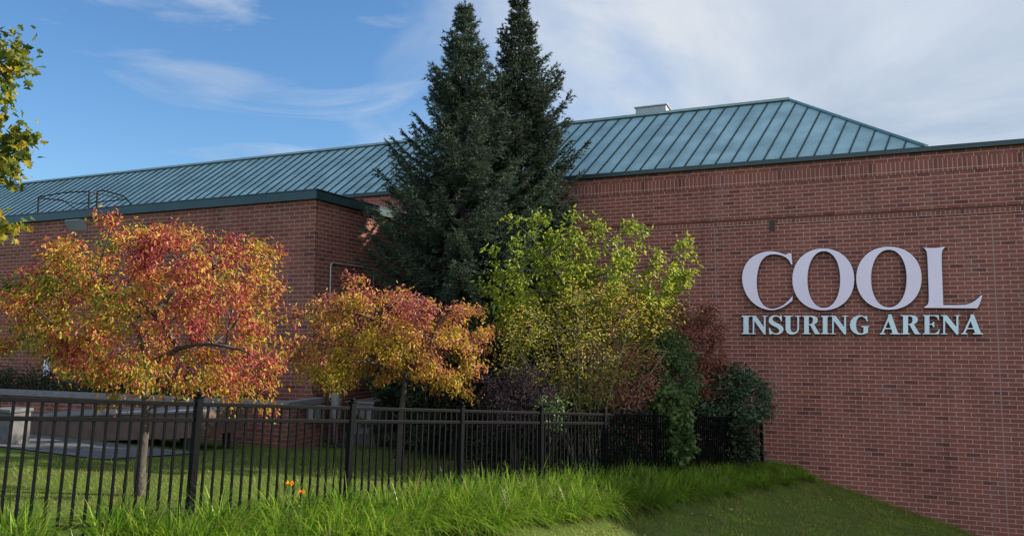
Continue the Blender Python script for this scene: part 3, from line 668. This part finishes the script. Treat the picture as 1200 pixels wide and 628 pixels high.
# ---------------- lime green young tree with upright leaders
b = gbase(668, 15.7)
tips = [(640, 240), (598, 262), (574, 298), (569, 330), (622, 262), (668, 252), (700, 254), (655, 275), (682, 280), (737, 262), (757, 262), (718, 285), (775, 292), (806, 284), (812, 306), (790, 318), (600, 310), (588, 350), (640, 300), (665, 310), (700, 300), (735, 300), (612, 340), (760, 335), (690, 330), (632, 350), (660, 350), (720, 345), (585, 380), (790, 345)]
C = []; 
for k, (px, py) in enumerate(tips):
    Y = 15.7 + rnd.uniform(-.9, .9) * (1 if py > 270 else .7); tip = at(px, py, Y); low = b + (tip - b) * .45 + np.array([0, 0, .15])
    for q in np.linspace(.42, 1, 8): C.append(low + (tip - low) * q + rg.normal(0, .07, 3) + np.array([0, 0, .10 * math.sin(q * 3.1)]))
stems = [[b + np.array([.06 * i, 0, -.1]), b + (at(px, py, 15.7 + dy) - b) * .28, b + (at(px, py, 15.7 + dy) - b) * .5 + np.array([0, 0, .1])] for i, (px, py, dy) in enumerate([(600, 300, .3), (640, 270, -.3), (690, 270, .3), (750, 280, -.2), (790, 310, .3)])]
plant('lime_green_tree', 'many-stemmed lime green young tree with upright leafy leaders beside the spruces', 'tree', b, stems, .04, np.array(C), 16, 50, L_lime, M_bark, 36, .098, .048, .9, .085, .024, .012, .005, sag=.03, outward=.35)
# ---------------- fine olive-yellow shrub in front of it
b = gbase(690, 14.7)
C = fill([(588, 410), (604, 372), (634, 366), (655, 338), (680, 346), (700, 326), (726, 346), (752, 340), (775, 362), (812, 350), (800, 370), (770, 390), (756, 415), (748, 440), (735, 460), (700, 474), (650, 474), (612, 456), (596, 440)], 14.75, .75, 400, .006, .12)
stems = []
for i in range(13):
    a = i / 12; px = 600 + 180 * a; tip = at(px + rnd.uniform(-6, 6), 400 + rnd.uniform(-12, 18), 14.7 + .006 * (px - 690) + rnd.uniform(-.4, .4)); bb = b + np.array([rnd.uniform(-.25, .25), rnd.uniform(-.2, .2), -.1])
    stems.append([bb, bb + (tip - bb) * .35 + np.array([0, 0, .12]), bb + (tip - bb) * .7 + np.array([0, 0, .1]), tip])
plant('olive_yellow_shrub', 'airy olive and yellow shrub with tan arching stems above the middle of the fence', 'shrub', b, stems, .02, C, 12, 60, L_olive, M_barkp, 17, .066, .028, .45, .13, .012, .007, .004, sag=.08, outward=.5, crown='foliage', trunk='stems')
# ---------------- other shrubs
def shrub(name, label, px, Y, poly, dy, n, m, per, Ls, Ws, bark=M_barkd, **k):
    b = gbase(px, Y); C = fill(poly, Y, dy, n)
    zc = C.mean(0)
    st_ = [[b + np.array([rnd.uniform(-.2, .2), rnd.uniform(-.15, .15), -.1]), b + (zc - b) * .5 + rg.normal(0, .12, 3), zc + rg.normal(0, .25, 3)] for _ in range(5)]
    kw = dict(droop=.35, spread=.10, r1=.014, r2=.008, r3=.004, sag=.1, outward=.6, crown='foliage', trunk='stems'); kw.update(k)
    return plant(name, label, 'shrub', b, st_, .022, C, 6, 20, m, bark, per, Ls, Ws, **kw)
shrub('burgundy_shrub', 'burgundy and copper leaved shrub between the olive shrub and the dark evergreen', 742, 15.0, [(718, 428), (738, 412), (760, 404), (772, 424), (770, 455), (752, 470), (732, 486), (712, 490), (716, 455)], .4, 110, L_burg, 15, .075, .034)
shrub('plum_shrub', 'low greyish plum coloured shrub between the second autumn tree and the olive shrub', 605, 13.6, [(560, 470), (575, 436), (610, 428), (648, 440), (655, 488), (650, 505), (565, 505)], .8, 170, L_plum, 26, .06, .03)
shrub('dark_green_shrub', 'tall dense dark green shrub leaning over the fence above the ivy', 785, 16.2, [(744, 395), (765, 382), (790, 386), (808, 412), (815, 450), (812, 500), (765, 505), (752, 455), (746, 425)], .7, 230, L_green, 30, .08, .04)
shrub('red_shrub', 'tall dull red leaved shrub against the brick wall beside the sign', 815, 17.6, [(770, 376), (792, 358), (812, 366), (834, 358), (848, 385), (844, 410), (852, 440), (842, 462), (815, 460), (795, 430), (782, 400)], .8, 170, L_red, 28, .085, .04)
shrub('glossy_evergreen_shrub', 'dark glossy evergreen shrub at the far right end of the fence by the wall', 850, 17.9, [(808, 452), (830, 436), (862, 430), (884, 440), (900, 462), (902, 485), (880, 500), (840, 508), (806, 505), (800, 480)], .8, 240, L_rhod, 26, .11, .045)
shrub('low_green_shrub', 'small bright green sprig standing behind the middle fence panel', 644, 13.0, [(632, 478), (640, 468), (652, 470), (660, 482), (656, 500), (636, 500)], .25, 26, L_ivy, 14, .07, .04)
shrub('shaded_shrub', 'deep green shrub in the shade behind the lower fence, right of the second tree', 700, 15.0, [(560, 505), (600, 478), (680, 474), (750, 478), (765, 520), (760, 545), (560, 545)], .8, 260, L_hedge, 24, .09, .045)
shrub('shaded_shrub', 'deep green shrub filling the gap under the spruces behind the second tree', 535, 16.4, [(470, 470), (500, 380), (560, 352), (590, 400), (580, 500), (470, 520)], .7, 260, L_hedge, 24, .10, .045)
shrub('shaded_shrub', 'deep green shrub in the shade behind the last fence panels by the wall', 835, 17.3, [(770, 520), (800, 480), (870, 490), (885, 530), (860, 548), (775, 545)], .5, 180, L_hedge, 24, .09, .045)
# hedge in the planter
hb = B(-18.2, 14.4, -1.66); C = np.array([B(rnd.uniform(-23.5, -12), 14.42 + rnd.uniform(-.28, .28), -1.6 + rnd.uniform(0, .62 if rnd.random() < .6 else .4)) for _ in range(330)])
th = thing('planter_hedge', 'dark low hedge growing in the brick planter at the left', 'hedge', hb, ROT)
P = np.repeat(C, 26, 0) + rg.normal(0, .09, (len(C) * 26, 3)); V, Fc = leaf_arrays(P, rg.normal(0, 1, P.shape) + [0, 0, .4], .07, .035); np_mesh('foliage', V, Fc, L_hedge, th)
m = MB()
for i in range(24):
    s = -23 + i * .46; m = MB(); m.tube([B(s, 14.42, -1.68), B(s + .05, 14.4, -1.4), B(s - .03, 14.45, -1.15)], [.02, .015, .008], 5); m.build('stem', M_barkd, th)

# ivy on the fence
ivt = 0
th = thing('ivy_clump', 'bright green ivy climbing over one fence post near the wall', 'ivy', TD(T0 + 10.0, 0) + np.array([0, 0, gz(T0 + 10, 0)]))
C = fill([(768, 470), (782, 452), (800, 462), (806, 490), (809, 522), (800, 540), (770, 540), (768, 505)], 15.0, .26, 240)
P = np.repeat(C, 11, 0) + rg.normal(0, .06, (len(C) * 11, 3)); V, Fc = leaf_arrays(P, rg.normal(0, .5, P.shape) + [.1, -.5, -.5], .10, .075, .15); np_mesh('foliage', V, Fc, L_ivy, th)
m = MB()
for i in range(7):
    p0 = at(772 + i * 5, 545, 15.0); m.tube([p0 - np.array([0, 0, .2]), p0 + np.array([.05, .05, .35]), p0 + np.array([rnd.uniform(-.1, .1), 0, .75]), p0 + np.array([rnd.uniform(-.15, .15), 0, 1.15])], [.012, .01, .008, .004], 4)
m.build('stems', M_barkd, th)

# maple at the left, mostly outside the frame
b = np.array([-8.3, 9.4, gxy(-8.3, 9.4)]); mc = []
for poly, n in ((((0, 55), (14, 48), (24, 60), (27, 80), (20, 100), (8, 135), (-8, 140)), 14), (((-5, 165), (12, 152), (30, 158), (34, 172), (22, 192), (8, 205), (-6, 200)), 14), (((-6, 250), (8, 258), (12, 268), (4, 276), (-8, 278)), 5)):
    for p in fill(poly, 9.0, .35, n): mc.append(p)
while len(mc) < 210:
    v = unit(rg.normal(0, 1, (1, 3)))[0] * rnd.uniform(.5, 1); p = np.array([-8.4 + v[0] * 1.9, 9.5 + v[1] * 2.2, 1.9 + v[2] * 2.2])
    q = 600 + F * p[0] / (p[1] * cp + p[2] * sp)
    if q < -28: mc.append(p)
plant('maple_tree', 'green and yellow maple branches reaching in at the left edge of the sky', 'tree', b, [trunk_line(b, np.array([-8.3, 9.4, .9]))], .11, np.array(mc), 9, 40, L_maple, M_bark, 22, .105, .1, .5, .10, .04, .018, .006, shape='star', outward=.4, centre=(-8.3, 9.4, 1.7))
# bare treetop beyond the hall roof
P0_ = at(8, 216, 60); m = MB(); th = thing('distant_bare_tree', 'bare dark treetop just showing over the roof at far left', 'tree', (P0_[0], P0_[1], -3))
m.tube([(P0_[0], P0_[1], -3), (P0_[0], P0_[1], P0_[2] - 1.2)], [.3, .16], 8)
for i in range(60):
    a = Vector((P0_[0], P0_[1], P0_[2] - rnd.uniform(.8, 2.5))); e = Vector(at(rnd.uniform(-30, 20), rnd.uniform(205, 216), 60 + rnd.uniform(-2, 2)))
    m.tube([a, (a + e) / 2 + Vector((0, 0, .2)), e], [.06, .04, .015], 4)
m.build('trunk', M_barkd, th)
tw = np.array([at(rnd.uniform(-25, 19), rnd.uniform(207, 216), 60 + rnd.uniform(-2, 2)) for _ in range(500)]); V, Fc = leaf_arrays(tw, rg.normal(0, 1, tw.shape), .16, .07); np_mesh('crown', V, Fc, L_hedge, th)

# ------------------------------------------------------------------ the fence
LP = 1.83
def ftop(n): return -0.635 - 0.175 * n
def fpos(n): return TD(T0 + n * LP, 0)
fz = lambda n: np.array([0, 0, ftop(n)])
fence = thing('metal_fence', 'black metal picket fence running from the left edge to the brick wall', 'fence', fpos(0) + np.array([0, 0, ftop(0) - 1.22]))
def lean(n): return .055 * max(0.0, min(1.0, (3.2 - n) / 2.0))
NS = [-2, -1, 0, 1, 2, 2.96, 3.94, 4.92, 5.88, 6.86, 7.86]
def up_at(n): return np.array([0, 0, 1.0]) + FD * lean(n)
ROTF = math.atan2(FD[1], FD[0])
def fbox(mb, c, w_, z0, z1, n, d_=None):
    u = up_at(n); d_ = d_ or w_; a = FD * w_ / 2; b = FP * d_ / 2; lo, hi = c + u * z0, c + u * z1
    mb.hexa([lo - a - b, lo + a - b, lo + a + b, lo - a + b, hi - a - b, hi + a - b, hi + a + b, hi - a + b])
for i, n in enumerate(NS):
    c = fpos(n) + fz(n); m = MB(); fbox(m, c, .064, -1.45, .035, n); po = m.build('post', M_fence, fence, bevel=.004)
    m = MB(); fbox(m, c, .078, .0355, .05, n); m.sphere(c + up_at(n) * .074, .030, 12, 8, .85); m.build('post_cap', M_fence, po, True)
far = MB()
for i in range(len(NS) - 1):
    n0, n1 = NS[i], NS[i + 1]; a, b = fpos(n0) + fz(n0), fpos(n1) + fz(n1); e = .038 / LP
    for dz in (-.022, -.165, -1.02):
        p = a + up_at(n0) * dz; q = b + up_at(n1) * dz; dd = q - p
        m = MB(); m.bar(p + dd * e, q - dd * e, .036, .036 if dz > -1 else .033); m.build('rail', M_fence, fence, bevel=.003)
    k = int(round((n1 - n0) * 18))
    for x in range(1, k):
        t = x / k; n = n0 + (n1 - n0) * t; c = a + (b - a) * t
        if -1 <= n0 < 4.5: m = MB(); fbox(m, c, .019, -1.13, -.006, n); m.build('picket', M_fence, fence)
        else: fbox(far, c, .019, -1.13, -.006, n)
tag(far.build('pickets', M_fence, fence), kind='stuff')

# ------------------------------------------------------------------ grasses
def ribbons(P, A, L, W, droop, seg=3):
    """curved grass blades: a strip of seg quads bending over"""
    n = len(P); A = unit(A); hor = unit(A * [1, 1, 0] + 1e-6); S = np.cross(hor, [0, 0, 1.0]); S = unit(S)
    L, W, droop = (np.asarray(x, float).reshape(-1, 1) for x in (L, W, droop)); V = []
    for i in range(seg + 1):
        t = i / seg; c = P + A * L * t + (hor * .35 - np.array([0, 0, 1.0])) * (droop * L * t * t); ww = W * (1 - t) ** .7 * (.8 + .4 * min(1, t * 3)) * .5 + .0006
        V += [c - S * ww, c + S * ww]
    V = np.stack(V, 1); k = 2 * (seg + 1)
    Fc = np.array([[2 * i, 2 * i + 1, 2 * i + 3, 2 * i + 2] for i in range(seg)])[None] + (np.arange(n) * k)[:, None, None]
    return V.reshape(-1, 3), Fc.reshape(-1, 4)
def gz_np(t, d): return np.array([gz(a, b) for a, b in zip(t, d)])
def TDn(t, d): return np.outer(t, FD) + np.outer(D0 + d, FP)
L_bed = leaf('bed_grass', [(.10, (.34, .27, .10)), (.20, (.05, .11, .015)), (.5, (.13, .28, .022)), (.78, (.24, .41, .03)), (.95, (.42, .49, .07))], 1.6, .8, .85, .5, .02, rough=.38)
L_lawn = leaf('lawn_blade', [(.05, (.32, .24, .11)), (.28, (.22, .24, .05)), (.55, (.22, .32, .042)), (.9, (.34, .41, .06))], 1.3, 1.5, .6, .45, -.10, rough=.55)
ct, cd_ = [], []
while len(ct) < 700:
    t = rnd.uniform(-6.0, 19.6); d = rnd.uniform(-.10, .80); ct.append(t); cd_.append(d)
ct, cd_ = np.array(ct), np.array(cd_)
k = 95; T = np.repeat(ct, k); Dd = np.repeat(cd_, k); n = len(T)
ang = rg.uniform(0, 6.283, n); rr = np.abs(rg.normal(0, .05, n)); T2 = T + rr * np.cos(ang); D2 = Dd + rr * np.sin(ang)
P = TDn(T2, D2); P[:, 2] = gz_np(T2, D2) + .05
lean_ = rg.uniform(.05, 1.0, n); A = np.outer(np.cos(ang) * lean_, FD) + np.outer(np.sin(ang) * lean_ + .12, FP); A[:, 2] += 1
far_ = np.clip((T2 - 11) / 5, 0, 1) * (1 + .45 * np.clip((T2 - 16.5) / 3, 0, 1)); clump = np.repeat(rg.uniform(.75, 1.15, len(ct)), k)
Ln = rg.uniform(.34, .62, n) * (1.12 - .42 * far_) * clump; Wn = rg.uniform(.007, .014, n)
V, Fc = ribbons(P, A, Ln, Wn, rg.uniform(.2, .85, n), 4)
tag(np_mesh('border_grass', V, Fc, L_bed), 'long arching green border grass along the foot of the fence', 'grass', None, 'stuff')
# mown lawn in front of the bed
n = 130000; T2 = rg.uniform(3.0, 22.5, n); D2 = .55 + 4.6 * rg.random(n) ** .9
tuft = (np.sin(T2 * 9 + np.sin(D2 * 5) * 2) * np.sin(D2 * 11 + np.sin(T2 * 4))); keep = rg.random(n) < .55 + .45 * tuft; T2, D2 = T2[keep], D2[keep]; n = len(T2)
P = TDn(T2, D2); P[:, 2] = gz_np(T2, D2) - .01; ang = rg.uniform(0, 6.283, n); A = np.stack([np.cos(ang) * .6, np.sin(ang) * .6, np.ones(n)], 1)
kb = 3500; sb, nb_ = rg.uniform(-2.2, 3.4, kb), 20.69 - np.abs(rg.normal(0, .12, kb)); Pb = np.outer(sb, U) + np.outer(nb_, N); Pb[:, 2] = [gxy(a, b) - .01 for a, b in Pb[:, :2]]
ab = rg.uniform(0, 6.283, kb); P = np.concatenate([P, Pb]); A = np.concatenate([A, np.stack([np.cos(ab) * .5, np.sin(ab) * .5 - .1, np.ones(kb)], 1)]); hl = np.concatenate([np.ones(n), rg.uniform(1, 2.6, kb)]); n = len(P)
V, Fc = ribbons(P, A, hl * rg.uniform(.04, .12, n), rg.uniform(.009, .018, n), rg.uniform(.1, .5, n), 1)
tag(np_mesh('lawn_grass', V, Fc, L_lawn), 'short mown lawn grass on the slope below the brick wall', 'grass', None, 'stuff')
# lawn behind the fence
n = 60000; T2 = rg.uniform(-4, 15, n); D2 = -.1 - 6.5 * rg.random(n)
P = TDn(T2, D2); sN = P @ N; ok = (sN < 9.1) | ((P @ U) > -10.6); T2, D2, P = T2[ok], D2[ok], P[ok]; n = len(T2)
P[:, 2] = gz_np(T2, D2) - .01; ang = rg.uniform(0, 6.283, n); A = np.stack([np.cos(ang) * .5, np.sin(ang) * .5, np.ones(n)], 1)
V, Fc = ribbons(P, A, rg.uniform(.04, .11, n), rg.uniform(.006, .011, n), rg.uniform(.1, .5, n), 1)
tag(np_mesh('courtyard_grass', V, Fc, L_lawn), 'patchy lawn grass behind the black fence', 'grass', None, 'stuff')
n = 420; T2 = rg.uniform(3.5, 21, n); D2 = rg.uniform(.5, 4.6, n); P = TDn(T2, D2); P[:, 2] = gz_np(T2, D2) + .035; a = rg.uniform(0, 6.283, n)
V, Fc = leaf_arrays(P, np.stack([np.cos(a), np.sin(a), rg.normal(0, .25, n)], 1), rg.uniform(.03, .07, n), .028, .15)
tag(np_mesh('fallen_leaves', V, Fc, leaf('dry_leaf', [(.1, (.16, .08, .03)), (.5, (.30, .19, .07)), (.9, (.42, .33, .16))], 3, .3, .8, .1)), 'small dry brown leaves scattered over the mown slope', 'leaves', None, 'stuff')
# orange flowers
M_pet = leaf('orange_petal', [(.1, (.75, .22, .01)), (.9, (.85, .38, .02))], 5, .3, .6, .4); M_stem = plain('flower_stem', (.07, .13, .03), .6)
for i, (px, py, lab) in enumerate(((340, 568, 'orange flower in the border grass, higher of the two'), (354, 577, 'smaller yellow-orange flower in the border grass, just right of the higher one'))):
    P_ = at(px, py, 7.25 - .1 * i); z0 = gxy(P_[0], P_[1]); th = thing('orange_flower', lab, 'flower', (P_[0], P_[1], z0), 0, 'flowers in the border grass')
    m = MB(); m.tube([(P_[0] - .05, P_[1] + .02, z0 - .05), (P_[0] - .02, P_[1], (z0 + P_[2]) / 2), P_], .004, 5); m.build('stem', M_stem, th)
    rr_ = .034 - .008 * i; q = np.array([P_] * 9); a = np.arange(9) * 6.283 / 9; A = np.stack([np.cos(a), np.sin(a) * .8 - .5, np.full(9, .55)], 1)
    V, Fc = leaf_arrays(q, A, rr_ * 1.5, rr_ * .9, .1); np_mesh('petals', V, Fc, M_pet, th)

# ------------------------------------------------------------------ light, sky, camera
EL, AZ = 23.0, 77.5     # azimuth clockwise from +Y
sun = bpy.data.lights.new('sun', 'SUN'); sun.energy = 5.0; sun.angle = R(.53); sun.color = (1.0, .90, .74)
so = bpy.data.objects.new('sun', sun); col.objects.link(so)
sd = Vector((math.cos(R(EL)) * math.sin(R(AZ)), math.cos(R(EL)) * math.cos(R(AZ)), math.sin(R(EL))))
so.rotation_euler = sd.to_track_quat('Z', 'Y').to_euler(); so.location = sd * 60
W = bpy.data.worlds.new('World'); sc.world = W; W.use_nodes = True
ns, ls = W.node_tree.nodes, W.node_tree.links; bg = ns['Background']
sky = nd(ns, 'ShaderNodeTexSky'); sky.sky_type = 'NISHITA'; sky.sun_disc = False; sky.sun_elevation = R(EL); sky.sun_rotation = R(AZ); sky.air_density = 1.0; sky.dust_density = .6; sky.ozone_density = 4.0
tc = nd(ns, 'ShaderNodeTexCoord'); sx = nd(ns, 'ShaderNodeSeparateXYZ'); ls.new(tc.outputs['Generated'], sx.inputs[0])
zz = math_(ns, ls, 'ADD', math_(ns, ls, 'MAXIMUM', sx.outputs[2], 0.0), .14)
cxy = nd(ns, 'ShaderNodeCombineXYZ'); ls.new(math_(ns, ls, 'DIVIDE', sx.outputs[0], zz), cxy.inputs[0]); ls.new(math_(ns, ls, 'DIVIDE', sx.outputs[1], zz), cxy.inputs[1])
n1 = nd(ns, 'ShaderNodeTexNoise', Scale=.75, Detail=7.0, Roughness=.56, Distortion=.6); ls.new(cxy.outputs[0], n1.inputs['Vector'])
vm = nd(ns, 'ShaderNodeVectorMath', operation='MULTIPLY'); ls.new(cxy.outputs[0], vm.inputs[0]); vm.inputs[1].default_value = (.8, 1.5, 1)
n2 = nd(ns, 'ShaderNodeTexNoise', Scale=1.3, Detail=8.0, Roughness=.6, Distortion=1.0); ls.new(vm.outputs[0], n2.inputs['Vector'])
# cloud cover grows towards the right (towards the sun)
back_fill = math_(ns, ls, 'MAXIMUM', math_(ns, ls, 'MULTIPLY', sx.outputs[1], -1.0), 0.0)     # added bright cloud out of view behind the camera, lifts shaded walls and lawn
side = math_(ns, ls, 'MULTIPLY_ADD', sx.outputs[0], 1.35, math_(ns, ls, 'MULTIPLY_ADD', back_fill, 2.2, .27))
cov = math_(ns, ls, 'MULTIPLY_ADD', n1.outputs['Fac'], 1.5, math_(ns, ls, 'ADD', side, -.72))
r1 = ramp(ns, [(.12, (0, 0, 0)), (.62, (1, 1, 1))]); ls.new(cov, r1.inputs[0])
wis = math_(ns, ls, 'ADD', n2.outputs['Fac'], math_(ns, ls, 'MULTIPLY', sx.outputs[0], .12))
r2 = ramp(ns, [(.50, (0, 0, 0)), (.72, (.65, .65, .65))]); ls.new(wis, r2.inputs[0])
mk = math_(ns, ls, 'MAXIMUM', math_(ns, ls, 'MULTIPLY', r1.outputs[0], .93), r2.outputs[0])
r3 = ramp(ns, [(.33, (2.1, 2.5, 3.1)), (.5, (3.1, 3.4, 3.8)), (.66, (4.5, 4.45, 4.25))]); ls.new(n1.outputs['Fac'], r3.inputs[0])
mx = nd(ns, 'ShaderNodeMixRGB'); hs = nd(ns, 'ShaderNodeHueSaturation', Saturation=1.12, Value=.92); ls.new(sky.outputs[0], hs.inputs['Color'])
ls.new(mk, mx.inputs[0]); ls.new(hs.outputs[0], mx.inputs[1])
cb = nd(ns, 'ShaderNodeVectorMath', operation='SCALE'); ls.new(r3.outputs[0], cb.inputs[0]); ls.new(math_(ns, ls, 'MULTIPLY_ADD', back_fill, 0.9, 1.0), cb.inputs['Scale']); ls.new(cb.outputs[0], mx.inputs[2])
ls.new(mx.outputs[0], bg.inputs['Color']); bg.inputs['Strength'].default_value = .105

cam = bpy.data.cameras.new('camera'); cam.sensor_width = 36; cam.lens = 36 * F / 1200; cam.clip_start = .1; cam.clip_end = 5000
co = bpy.data.objects.new('camera', cam); col.objects.link(co); co.location = (0, 0, 0); co.rotation_euler = (math.pi / 2 + PITCH, 0, 0); sc.camera = co
sc.view_settings.view_transform = 'Standard'; sc.view_settings.look = 'None'; sc.view_settings.gamma = 1; sc.view_settings.exposure = 1.0
sc.render.engine = 'CYCLES'; sc.cycles.use_denoising = True; sc.cycles.max_bounces = 6; sc.cycles.diffuse_bounces = 4; sc.cycles.transparent_max_bounces = 4
